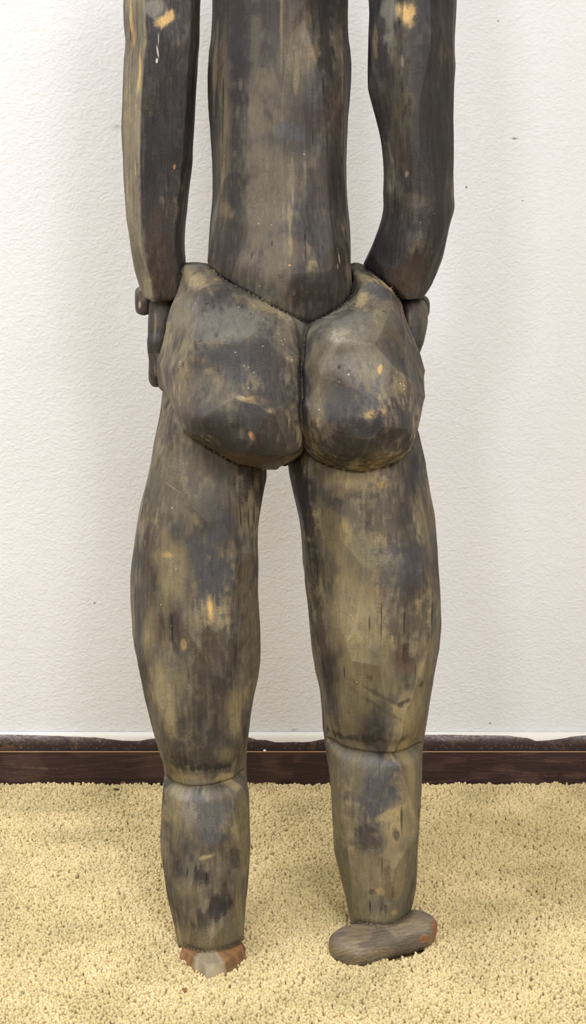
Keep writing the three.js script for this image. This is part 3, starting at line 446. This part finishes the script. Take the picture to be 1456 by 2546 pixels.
{
  const root = new THREE.Group(); root.name = 'x';
  tag(root, 'dark weathered wooden carving of a standing figure, seen from behind on the beige carpet', 'statue');
  const base = new THREE.Vector3(0, 0, 0.42); root.position.copy(base);
  const part = (name, id, L, mat, parent = root, label) => { const g = partGeometry(id, L); g.translate(-base.x, -base.y, -base.z); const m = add(new THREE.Mesh(g, mat), name, parent); if (label) m.userData.label = label; return m; };
  const M = {
    torso: woodTexture(LO.torso, 832, 1400, 0.33, [[592, 170, 24, 200, 'black', 0.9], [604, 400, 18, 110, 'black', 0.6], [560, 300, 20, 200, 'olive', 0.4], [808, 80, 20, 170, 'black', 0.75], [640, 150, 26, 160, 'mid', 0.7], [800, 560, 20, 160, 'dark', 0.6], [735, 600, 22, 60, 'dark', 0.6], [690, 640, 40, 90, 'mid', 0.6], [700, 70, 4, 90, 'tan', 0.6], [735, 190, 6, 40, 'tan', 0.5], [660, 470, 58, 220, 'mid', 0.85], [700, 180, 50, 130, 'mid', 0.5], [725, 330, 34, 26, 'blue', 0.8], [835, 660, 30, 70, 'dark', 0.7], [770, 660, 14, 34, 'tan', 0.55], [770, 710, 60, 40, 'black', 0.6], [836, 640, 3, 12, 'pale', 0.95, 0.2], [830, 660, 2.5, 7, 'pale', 0.9], [718, 655, 2.5, 2, 'orange', 0.8], [720, 560, 5, 60, 'tan', 0.4], [545, 590, 22, 40, 'blue', 0.6], [850, 200, 10, 120, 'brown', 0.6], [535, 180, 10, 100, 'olive', 0.5], [560, 520, 20, 20, 'tan', 0.4], ...specks(5, 560, 840, 380, 720)]),  // dark left groove and lighter centre plane are painted shading among the stains
    armL: woodTexture(LO.armL, 512, 1200, 0.27, [[330, 640, 40, 90, 'mid', 0.6], [430, 330, 56, 320, 'black', 0.75], [380, 420, 14, 260, 'black', 0.6], [415, 640, 45, 110, 'brown', 0.5], [345, 175, 9, 46, 'ochre', 0.9, 0.1], [338, 225, 6, 20, 'pale', 0.6], [308, 30, 10, 45, 'ochre', 0.8], [318, 75, 6, 30, 'orange', 0.5], [425, 52, 28, 14, 'ochre', 0.85, 0.4], [395, 20, 26, 24, 'grey', 0.8], [404, 98, 1.1, 14, 'white', 0.6], [402, 130, 2, 14, 'white', 0.7, 0.3], [400, 152, 2.6, 5, 'white', 0.85], [330, 262, 7, 3, 'pale', 0.7], [445, 415, 2.5, 5, 'orange', 0.7], [327, 425, 5, 16, 'ochre', 0.6], [370, 700, 8, 4, 'pale', 0.4]]),  // broad black patches partly paint shade on the main facet
    armR: woodTexture(LO.armR, 560, 1200, 0.25, [[985, 230, 46, 150, 'olive', 0.45], [1068, 330, 55, 330, 'black', 0.6], [950, 50, 26, 60, 'grey', 0.7], [1000, 45, 22, 34, 'ochre', 0.9], [985, 85, 20, 24, 'dark', 0.6, 0.4], [988, 145, 4, 16, 'pale', 0.6], [920, 90, 6, 50, 'tan', 0.4], [1000, 430, 7, 8, 'pale', 0.5], [1020, 500, 30, 20, 'mid', 0.6], [965, 600, 25, 60, 'black', 0.6], [1000, 700, 40, 40, 'brown', 0.5], [1115, 450, 12, 250, 'dark', 0.6], ...specks(4, 960, 1100, 380, 680)]),
    buttL: woodTexture(LO.buttL, 820, 640, 0.47, [[485, 695, 34, 26, 'tan', 0.7], [660, 758, 48, 13, 'tan', 0.85, -0.45], [575, 790, 120, 50, 'grey', 0.85], [560, 830, 60, 18, 'pale', 0.45, 0.3], [480, 830, 20, 60, 'olive', 0.6], [620, 870, 90, 55, 'blue', 0.75], [690, 900, 40, 60, 'dark', 0.7], [640, 968, 30, 7, 'ochre', 0.6, -0.2], [678, 993, 12, 10, 'ochre', 0.7], [610, 962, 10, 6, 'pale', 0.7], [634, 1053, 6, 11, 'orange', 0.95, 0, 0.4], [520, 1010, 40, 40, 'black', 0.6], [600, 1090, 120, 60, 'black', 0.8], [700, 1010, 40, 110, 'dark', 0.8], [520, 1030, 60, 50, 'black', 0.7], [744, 940, 7, 130, 'black', 0.8, 0, 0.4], [600, 1120, 60, 20, 'brown', 0.5], [500, 960, 70, 50, 'mid', 0.6], [570, 1120, 40, 20, 'brown', 0.6], [418, 880, 14, 70, 'olive', 0.7], [700, 830, 20, 40, 'mid', 0.6], ...specks(22, 430, 740, 740, 950)]),  // upper grey paints light from above; black underside and cleft paint shade
    buttR: woodTexture(LO.buttR, 820, 640, 0.47, [[905, 695, 28, 18, 'tan', 0.85, -0.6], [955, 712, 30, 10, 'tan', 0.8, -0.7], [930, 720, 26, 14, 'blue', 0.8, -0.6], [892, 745, 10, 20, 'tan', 0.8], [1005, 800, 10, 55, 'tan', 0.7, 0.3], [870, 815, 90, 45, 'grey', 0.8], [840, 820, 18, 14, 'pale', 0.5], [930, 790, 34, 8, 'tan', 0.5, -0.9], [950, 800, 50, 40, 'mid', 0.7], [890, 880, 70, 60, 'grey', 0.6], [931, 897, 4, 9, 'ochre', 0.9, -0.2], [912, 1000, 24, 9, 'ochre', 0.75, 0.25], [985, 1030, 60, 50, 'black', 0.7], [840, 970, 60, 50, 'blue', 0.7], [900, 1080, 120, 60, 'black', 0.8], [752, 940, 9, 130, 'black', 0.8, 0, 0.4], [785, 930, 14, 90, 'olive', 0.5], [800, 900, 26, 80, 'mid', 0.5], [1035, 960, 8, 70, 'olive', 0.6], [940, 1110, 30, 24, 'olive', 0.4], ...specks(9, 770, 1010, 760, 1010)]),  // grey top painted as lit, black underside and cleft painted as shaded
    legL: woodTexture(LO.legL, 768, 1600, 0.52, [[480, 1210, 90, 70, 'mid', 0.6], [620, 1170, 30, 50, 'black', 0.7], [440, 1380, 50, 60, 'tan', 0.5], [435, 1460, 40, 40, 'olive', 0.6], [540, 1390, 50, 100, 'blue', 0.85], [520, 1330, 40, 30, 'blue', 0.7], [533, 1496, 8, 34, 'ochre', 0.95, 0.1], [530, 1585, 17, 52, 'brown', 0.85], [545, 1640, 46, 120, 'dark', 0.55], [375, 1570, 24, 60, 'tan', 0.5], [470, 1580, 7, 15, 'ochre', 0.6], [425, 1490, 6, 80, 'olive', 0.5], [410, 1680, 20, 50, 'tan', 0.5], [440, 1770, 14, 46, 'tan', 0.6], [585, 1770, 24, 60, 'tan', 0.6], [520, 1860, 80, 44, 'dark', 0.75], [530, 1898, 80, 10, 'black', 0.7], [450, 1880, 40, 14, 'black', 0.5], [565, 1860, 20, 24, 'olive', 0.6], [490, 1985, 60, 62, 'grey', 0.75], [530, 2020, 40, 60, 'blue', 0.5], [440, 2010, 18, 100, 'olive', 0.6], [575, 1935, 30, 18, 'tan', 0.75, -0.4], [470, 1925, 30, 8, 'tan', 0.5], [545, 2060, 30, 20, 'blue', 0.5], [525, 2108, 26, 6, 'tan', 0.8, 0.3], [510, 2155, 20, 26, 'black', 0.75], [590, 2130, 16, 30, 'dark', 0.6], [470, 2190, 40, 30, 'tan', 0.35], [430, 2220, 14, 40, 'dark', 0.7], [550, 2230, 34, 34, 'black', 0.8], [520, 2260, 20, 20, 'dark', 0.6], [600, 2250, 14, 80, 'tan', 0.5], [520, 2330, 70, 34, 'olive', 0.7], [450, 2330, 10, 30, 'tan', 0.6], [440, 1200, 24, 2.5, 'pale', 0.35, -0.4], [395, 1130, 10, 40, 'tan', 0.35], [500, 1275, 8, 16, 'tan', 0.5, 0.4], [430, 1365, 14, 8, 'ochre', 0.5], ...specks(4, 400, 620, 1180, 1700)]),  // dark patches around the knee fold paint its shade
    legR: woodTexture(LO.legR, 800, 1600, 0.52, [[752, 1230, 36, 130, 'black', 0.85], [775, 1400, 20, 90, 'dark', 0.7], [850, 1180, 50, 24, 'tan', 0.5], [940, 1193, 14, 8, 'ochre', 0.6], [850, 1300, 14, 44, 'ochre', 0.4], [835, 1330, 50, 90, 'olive', 0.6], [960, 1270, 70, 80, 'dark', 0.55], [1000, 1400, 60, 70, 'blue', 0.55], [860, 1510, 46, 110, 'tan', 0.55], [790, 1560, 20, 90, 'dark', 0.6], [1050, 1300, 14, 80, 'olive', 0.6], [1010, 1520, 60, 60, 'dark', 0.45], [1070, 1540, 14, 40, 'blue', 0.6], [900, 1680, 90, 100, 'olive', 0.75], [1010, 1760, 50, 60, 'tan', 0.65], [990, 1625, 18, 34, 'brown', 0.85], [1000, 1610, 10, 20, 'black', 0.5], [1043, 1702, 12, 7, 'dark', 0.85, 0.5], [1000, 1735, 14, 6, 'dark', 0.8, 0.2], [945, 1720, 60, 5, 'dark', 0.5, -0.5], [940, 1750, 50, 5, 'dark', 0.4, -0.6], [910, 1670, 10, 8, 'brown', 0.6], [1040, 1660, 14, 24, 'tan', 0.6], [900, 1836, 90, 9, 'black', 0.6], [930, 1950, 54, 96, 'blue', 0.85], [900, 1890, 50, 40, 'grey', 0.6], [1008, 1870, 22, 24, 'tan', 0.85], [1015, 1960, 20, 80, 'tan', 0.75], [880, 1910, 18, 60, 'olive', 0.6], [965, 2025, 34, 10, 'tan', 0.7, 0.4], [980, 2060, 30, 50, 'tan', 0.6], [908, 2090, 26, 34, 'dark', 0.75], [980, 2080, 8, 14, 'dark', 0.6], [900, 2190, 50, 60, 'olive', 0.7], [975, 2190, 34, 70, 'tan', 0.5], [960, 2210, 10, 50, 'brown', 0.5], [935, 2225, 14, 10, 'ochre', 0.35], [920, 2225, 8, 8, 'dark', 0.6], [950, 2265, 10, 20, 'dark', 0.75], [975, 2280, 12, 12, 'ochre', 0.5], [1030, 2100, 10, 60, 'dark', 0.5], ...specks(4, 800, 1040, 1180, 1700)]),  // black band at the knee fold is painted crease shade
    band: null,
  };
  M.small = woodTexture(LO.handL, 256, 256, 0.34, [[385, 830, 3, 40, 'tan', 0.5]]);
  M.bandL = woodTexture(LO.bandL, 256, 128, 0.45, [[346, 722, 8, 10, 'pale', 0.8], [342, 770, 4, 8, 'pale', 0.7], [350, 750, 10, 10, 'olive', 0.5]]);
  M.bandR = woodTexture(LO.bandR, 256, 128, 0.4, [[1035, 770, 20, 5, 'pale', 0.6, -0.3]]);  // pale streak paints the highlight curving along the band
  M.footR = (() => { const W = 512, H = 340, A = new Uint8Array(W * H * 4), B = new Uint8Array(W * H * 4);
    LO.footR = { planar: [0.092, 0.44, 0.95, -0.31] };
    for (let j = 0; j < H; j++) for (let i = 0; i < W; i++) { const u = i / W, v = j / H, o = (j * W + i) * 4, g = noise(u * 26, v * 70, 1), p = fbm(u * 14, v * 14, 4, 3), f = noise(u * 180, v * 120, 3); let c = [124, 109, 86].map((q, k) => mix(q, C.tan[k], sstep(0.5, 0.75, p) * 0.45)); c = c.map((q, k) => mix(q, [90, 80, 70][k], sstep(0.45, 0.7, noise(u * 9 + 5, v * 9, 2)) * 0.6)); const e = Math.max(sstep(0.752, 0.765, u + 0.03 * (g - 0.5)) * sstep(0.2, 0.3, v), 0.8 * sstep(1.2, 0.8, Math.hypot((u - 0.69) / 0.03, (v - 0.47) / 0.05) + 0.5 * (g - 0.5))); c = c.map((q, k) => mix(q, [150, 96, 56][k], e)); const h = (0.8 + 0.2 * g + 0.16 * f); for (let k = 0; k < 3; k++) A[o + k] = clamp(c[k] * h, 0, 255); A[o + 3] = 255; B[o] = B[o + 1] = B[o + 2] = 255 * (0.6 * g + 0.4 * f); B[o + 3] = 255; }
    return new THREE.MeshStandardMaterial({ map: tex(W, H, A, true), bumpMap: tex(W, H, B, false), bumpScale: 0.0008, roughness: 0.5 }); })();
  M.footL = (() => { const W = 256, A = new Uint8Array(W * W * 4), B = new Uint8Array(W * W * 4); const L = { y0: 0, y1: 0.04, n: 40, cx: new Float64Array(41).fill(-0.083), hw: new Float64Array(41).fill(0.035), cz: new Float64Array(41).fill(0.455), hz: new Float64Array(41).fill(0.04), n2: 2.2 }; LO.footL = L;
    for (let j = 0; j < W; j++) for (let i = 0; i < W; i++) { const u = i / W, v = j / W, o = (j * W + i) * 4, g = noise(u * 60, v * 5, 1), h = fbm(u * 14, v * 6, 4, 3); const f = sstep(0.075, 0.055, Math.abs(u - 0.492)) * sstep(0.22, 0.3, v); const c = [mix(124, 150, h), mix(88, 110, h), mix(56, 66, h)].map((x, k) => mix(x, [160, 144, 114][k], f)); const r = sstep(0.06, 0.03, Math.abs(u - 0.485)) * sstep(0.24, 0.18, v); for (let k = 0; k < 3; k++) A[o + k] = mix(c[k], [190, 128, 80][k], r) * (0.78 + 0.3 * g); A[o + 3] = 255; B[o] = B[o + 1] = B[o + 2] = 255 * g; B[o + 3] = 255; }
    return new THREE.MeshStandardMaterial({ map: tex(W, W, A, true), bumpMap: tex(W, W, B, false), bumpScale: 0.0005, roughness: 0.7 }); })();
  LO.head = { y0: 1.1, y1: 1.4, n: 300, cx: new Float64Array(301).fill(-0.01), hw: new Float64Array(301).fill(0.07), cz: new Float64Array(301).fill(0.31), hz: new Float64Array(301).fill(0.07), n2: 2.2 };
  part('torso', ID.torso, LO.torso, M.torso);
  part('head', ID.head, LO.head, woodTexture(LO.head, 256, 256, 0.4, []));
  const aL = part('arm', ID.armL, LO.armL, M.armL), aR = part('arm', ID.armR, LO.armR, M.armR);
  part('bracelet', ID.bandL, LO.bandL, M.bandL, aL); part('hand', ID.handL, LO.handL, M.small, aL);
  part('bracelet', ID.bandR, LO.bandR, M.bandR, aR); part('hand', ID.handR, LO.handR, M.small, aR);
  part('buttock', ID.buttL, LO.buttL, M.buttL); part('buttock', ID.buttR, LO.buttR, M.buttR);
  const lL = part('leg', ID.legL, LO.legL, M.legL), lR = part('leg', ID.legR, LO.legR, M.legR);
  part('foot', ID.footL, LO.footL, M.footL, lL, 'broken foot stump of raw brown wood');
  part('foot', ID.footR, LO.footR, M.footR, lR, 'flat paddle-shaped foot turned outwards');
  add(root, 'carved_figure');
}

// ---------------------------------------------------------------- carpet pile
{
  function tuft(s) {                                // a short twisted yarn end
    const p = [], ix = [], K = 6, rings = [[0, 0.6], [0.6, 0.85], [0.84, 1.0], [0.97, 0.68]];
    rings.forEach(([t, r], a) => { for (let k = 0; k < K; k++) { const an = k / K * 2 * Math.PI + t * 1.4 + s; const rr = r * (0.85 + 0.3 * hash3(k, a, s * 7 | 0)); p.push(Math.cos(an) * rr + 0.5 * t * t * Math.cos(s * 2), t, Math.sin(an) * rr + 0.5 * t * t * Math.sin(s * 2)); } });
    p.push(0.5 * Math.cos(s * 2), 1.02, 0.5 * Math.sin(s * 2));
    for (let a = 0; a < 3; a++) for (let k = 0; k < K; k++) { const b = (k + 1) % K; ix.push(a * K + k, (a + 1) * K + k, a * K + b, a * K + b, (a + 1) * K + k, (a + 1) * K + b); }
    for (let k = 0; k < K; k++) ix.push(3 * K + k, 4 * K, 3 * K + (k + 1) % K);
    const g = new THREE.BufferGeometry(); g.setAttribute('position', new THREE.Float32BufferAttribute(p, 3)); g.setIndex(ix); g.computeVertexNormals(); return g;
  }
  const foot = [[-0.083, 0.455, 0.034], [0.093, 0.44, 0.04]];
  const list = [[], [], []], st = 0.0024;
  for (let z = 0.016; z < 1.15; z += st) for (let x = -0.75; x < 0.75; x += st) {
    const X = x + (rnd() - 0.5) * st * 1.1, Z = z + (rnd() - 0.5) * st * 1.1, k = Math.floor(rnd() * 3);
    const a = rnd() * 6.28, tilt = 0.05 + 0.6 * rnd(), lump = fbm(X * 60, Z * 60, 3, 2), sc = 0.75 + 0.35 * rnd(), rr = 0.0019 * (0.75 + 0.5 * rnd()), col = rnd(), br = rnd();
    if (Z < 0.0185 && rnd() < 0.3) continue;
    let under = false; for (const f of foot) if (Math.hypot((X - f[0]) / (f === foot[1] ? 1.35 : 0.9), Z - f[1]) < f[2] * 0.8) under = true; if (under) continue;
    list[k].push([X, Z, a, tilt, (0.92 + 0.12 * rnd()) * PILE * (0.80 + 0.38 * lump), rr, col, br]);
  }
  const root = new THREE.Group(); add(root, 'carpet_pile'); root.userData.kind = 'stuff'; tag(root, 'beige shaggy carpet pile covering the floor in front of the skirting board', 'carpet');
  const mat = new THREE.MeshStandardMaterial({ color: 0xffffff, roughness: 0.95 });
  const q = new THREE.Quaternion(), up = new THREE.Vector3(0, 1, 0), ax = new THREE.Vector3(), m4 = new THREE.Matrix4(), col = new THREE.Color();
  list.forEach((L, k) => {
    const im = new THREE.InstancedMesh(tuft(1 + k * 1.7), mat, L.length);
    L.forEach(([X, Z, a, tilt, h, r, c, br], i) => {
      ax.set(Math.cos(a), 0, Math.sin(a)); q.setFromAxisAngle(ax, tilt); const q2 = new THREE.Quaternion().setFromAxisAngle(up, a * 3); q.multiply(q2);
      m4.compose(new THREE.Vector3(X, 0, Z), q, new THREE.Vector3(r, h, r)); im.setMatrixAt(i, m4);
      const w = fbm(X * 22, Z * 22, 8, 2) - 0.5; const v = 0.79 + 0.18 * br + 0.26 * w;
      const t = clamp(c + 0.8 * w, 0, 1); col.setRGB(lin(mix(220, 238, t)) * v, lin(mix(201, 215, t)) * v, lin(mix(142, 164, t)) * v); im.setColorAt(i, col);
    });
    add(im, 'tuft', root); im.userData.kind = 'stuff';
  });
}
// ---------------------------------------------------------------- crumbs of wood and paint lying about
{
  const chip = (name, label, px, py, y, len, wid, thick, turn, color, wallSide) => {
    const p = wallSide ? onPlane(px, py, wallSide, 0) : onFloor(px, py, y);
    const s = new THREE.Shape(); s.moveTo(-len / 2, -wid * 0.3); s.lineTo(-len * 0.1, -wid / 2); s.lineTo(len / 2, -wid * 0.1); s.lineTo(len * 0.3, wid * 0.4); s.lineTo(-len * 0.35, wid / 2); s.closePath();
    const g = new THREE.ExtrudeGeometry(s, { depth: thick, bevelEnabled: true, bevelSize: wid * 0.12, bevelThickness: thick * 0.25, bevelSegments: 1 }); g.rotateX(-Math.PI / 2);
    const m = new THREE.Mesh(g, new THREE.MeshStandardMaterial({ color, roughness: 0.8 })); m.position.set(p[0], wallSide ? p[1] : y, p[2]); m.rotation.set(0.15, turn, 0.1); add(m, name); tag(m, label, 'debris'); return m;
  };
  chip('wood_chip', 'small reddish brown wood crumb on the carpet left of the broken foot stump', 460, 2463, PILE * 0.9, 0.006, 0.0025, 0.0012, 1.3, 0x8a5a30);
  chip('wood_chip', 'thin dark bark crumb on the carpet just below the skirting board at left', 290, 1963, PILE * 0.95, 0.007, 0.0016, 0.001, -0.3, 0x35302a);
  chip('wood_chip', 'reddish wood splinter on the carpet edge touching the skirting board', 309, 1945, PILE * 0.95, 0.009, 0.002, 0.001, 0.4, 0x8d5d3c);
  chip('paint_chip', 'white paint crumb on the ledge of the skirting board between the legs', 658, 1868, 0, 0.0034, 0.0028, 0.0016, 0.5, 0xeeeae0, 0.0118);
  chip('wood_splinter', 'pale brown splinter lying on the white paint edge of the skirting board at left', 264, 1835, 0, 0.008, 0.002, 0.001, 0.5, 0x7a6650, 0.0062);
}
renderer.render(scene, camera);
